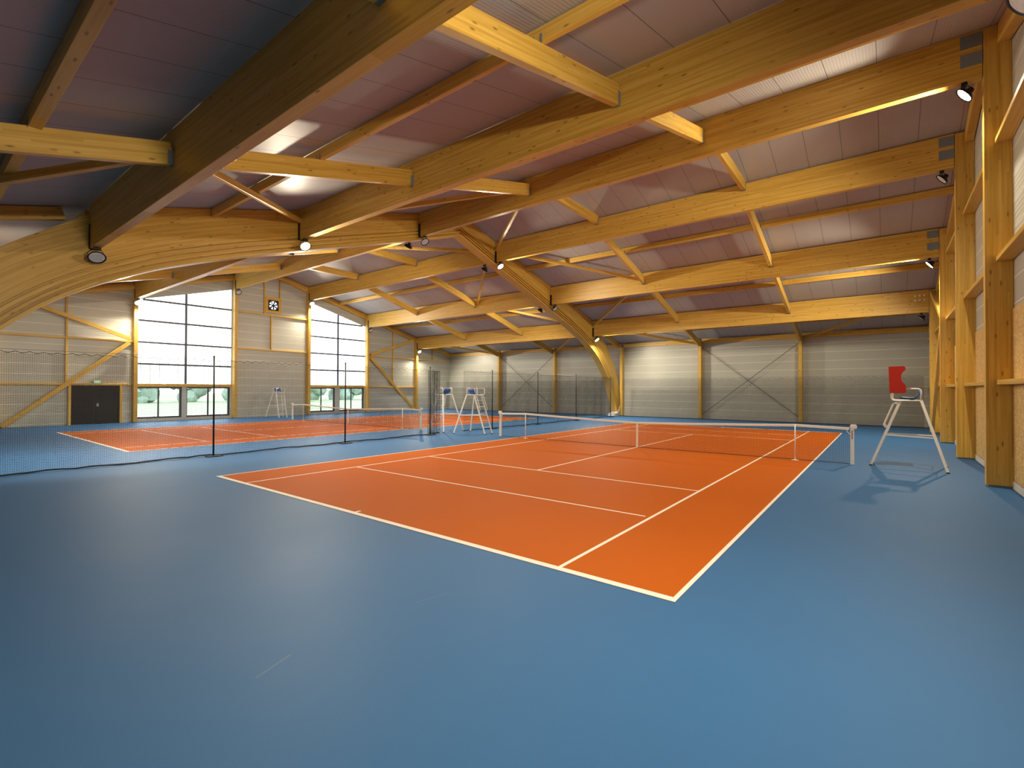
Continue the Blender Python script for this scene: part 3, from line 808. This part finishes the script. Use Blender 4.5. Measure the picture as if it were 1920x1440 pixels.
# ------------------------------------------------------------------ spotlights
def spotlight(loc, dirx, tilt, lit, ztop, lab, size=174, blend=.7, gain=1.0, yaw=0.0):
    e = empty('spotlight', loc, lab, 'spotlight', 'round spotlights under the beams', 'thing')
    nrm = Vector((dirx * math.sin(tilt) * math.cos(yaw), math.sin(tilt) * math.sin(yaw), -math.cos(tilt)))
    q = nrm.to_track_quat('Z', 'Y').to_matrix().to_4x4(); q.translation = Vector(loc)
    bm = bmesh.new(); lathe(bm, [(.0, -.17), (.06, -.17), (.075, -.10), (.13, -.07), (.185, -.02), (.20, .012), (.198, .016), (.18, .0), (.0, -.002)], q, 28)
    link('housing', bm, M['black'], e, smooth=True)
    bm = bmesh.new()
    lathe(bm, [(0, .0015), (.165, .0015)], q, 28)
    for f in bm.faces: pass
    o = link('lens', bm, M['lamp'] if lit else M['lenswhite'], e)
    # the disc must face along nrm
    n_ = o.data.polygons[0].normal
    if n_.dot(nrm) < 0: o.data.flip_normals()
    bm = bmesh.new(); up = Vector((loc[0], loc[1], ztop)); L0 = Vector(loc)
    side = Vector((0, 1, 0))
    for s in (-1, 1):
        tube(bm, rounded([L0 - nrm * .06 + side * s * .17, L0 - nrm * .10 + side * s * .20, L0 + Vector((0, 0, .24)) + side * s * .06], .05), .009, 6)
    box(bm, up.x - .05, up.x + .05, up.y - .08, up.y + .08, loc[2] + .20, ztop)
    link('yoke', bm, M['black'], e)
    if lit:
        ld = bpy.data.lights.new('spotlight_beam', 'SPOT'); ld.energy = LAMP_W * gain; ld.color = LAMP_COL
        ld.spot_size = math.radians(size); ld.spot_blend = blend; ld.shadow_soft_size = .14
        lo = bpy.data.objects.new('spotlight_beam', ld); COL.objects.link(lo); lo.parent = e
        qq = (-nrm).to_track_quat('Z', 'Y').to_matrix().to_4x4(); qq.translation = nrm * .03
        lo.matrix_basis = qq
    return e
for i in range(6):
    y, zb = BY[i], BB[i]; z = zb - .27
    even = (i % 2 == 1)
    T = math.radians(40)
    on = lambda b: 'lit' if b else 'unlit'
    spotlight((AX1 + .33, y, z), 1, T, even, zb - .012, f'{on(even)} spotlight at the arch end of the {ORD[i]} deep beam above near court')
    spotlight((CR - .30, y, z), -1, math.radians(60) if i == 0 else math.radians(50), not even, zb - .012, f'{on(not even)} spotlight at the right-wall end of the {ORD[i]} deep beam above near court', *((160, .9, 1.0, math.radians(11)) if i == 0 else ()))
    spotlight((AX0 - .33, y, z), -1, T, not even, zb - .012, f'{on(not even)} spotlight at the arch end of the {ORD[i]} deep beam above far court')
    spotlight((CL + .30, y, z), 1, T, even, zb - .012, f'{on(even)} spotlight at the window-wall end of the {ORD[i]} deep beam above far court')

# ------------------------------------------------------------------ outside
bm = bmesh.new(); box(bm, -220, XL - .21, -120, 150, -.35, -.15); tag(link('lawn', bm, M['lawn']), 'green meadow outside the windows', kind='structure')
bm = bmesh.new(); box(bm, -40, -33, -120, 150, -.149, -.13); tag(link('path', bm, M['sand']), 'sandy path outside the windows', kind='structure')
def tree(x, y, h, w, lab):
    e = empty('tree', (x, y, -.15), lab, 'tree', 'trees outside the windows', 'thing')
    bm = bmesh.new(); tube(bm, [(x, y, -.15), (x + .1, y, h * .3), (x, y + .1, h * .55)], [.25, .2, .12], 8); link('trunk', bm, M['bark'], e, smooth=True)
    bm = bmesh.new(); rn = random.Random(int(abs(x * 13 + y * 7)))
    for k in range(26):
        a = rn.uniform(0, 2 * PI); rr = rn.uniform(0, w * .42); zz = rn.uniform(h * .06, h * .95)
        s = rn.uniform(.16, .26) * w * (1.1 - .5 * zz / h)
        r = bmesh.ops.create_icosphere(bm, subdivisions=2, radius=s, matrix=Matrix.Translation((x + rr * math.cos(a), y + rr * math.sin(a), zz)))
        for v in r['verts']: v.co += Vector((rn.uniform(-1, 1), rn.uniform(-1, 1), rn.uniform(-1, 1))) * s * .16
    link('crown', bm, M['leaf'], e); return e
TN = ['leftmost', 'second', 'third', 'fourth', 'fifth', 'sixth', 'seventh', 'eighth', 'ninth', 'tenth', 'eleventh', 'twelfth']
rt = random.Random(5)
for k in range(12):
    tree(-72 - rt.uniform(0, 12), 10 + k * 7.2 + rt.uniform(-1.5, 1.5), rt.uniform(5.5, 9), rt.uniform(5.8, 6.8), f'{TN[k]} pale tree from the left in the row seen through the low windows')

w = bpy.data.worlds.new('World'); SC.world = w; w.use_nodes = True
bg = w.node_tree.nodes['Background']; bg.inputs[0].default_value = (.86, .94, 1.0, 1); bg.inputs[1].default_value = SKY_ST

# ------------------------------------------------------------------ camera
yaw, pit, rol, f = -.658962737, .0103098131, .00293115904, 902.932105
F = Vector((math.sin(yaw) * math.cos(pit), math.cos(yaw) * math.cos(pit), math.sin(pit)))
r = Vector((math.cos(yaw), -math.sin(yaw), 0)); u = r.cross(F)
r2 = r * math.cos(rol) + u * math.sin(rol); u2 = -r * math.sin(rol) + u * math.cos(rol)
cam = bpy.data.cameras.new('camera'); co = bpy.data.objects.new('camera', cam); COL.objects.link(co)
mt = Matrix((r2, u2, -F)).transposed().to_4x4(); mt.translation = Vector((7.13591642, -4.77139351, 2.10587168)); co.matrix_world = mt
cam.sensor_width = 36; cam.sensor_fit = 'HORIZONTAL'; cam.lens = f / 1920 * 36; cam.clip_start = .05; cam.clip_end = 500
SC.camera = co
vs = SC.view_settings; vs.view_transform = 'Standard'; vs.look = 'None'; vs.exposure = 0.0; vs.gamma = 1.0; vs.use_curve_mapping = False
cy = SC.cycles
cy.use_denoising = True; cy.max_bounces = 8; cy.diffuse_bounces = 5; cy.glossy_bounces = 3; cy.transparent_max_bounces = 12; cy.sample_clamp_indirect = 6.0
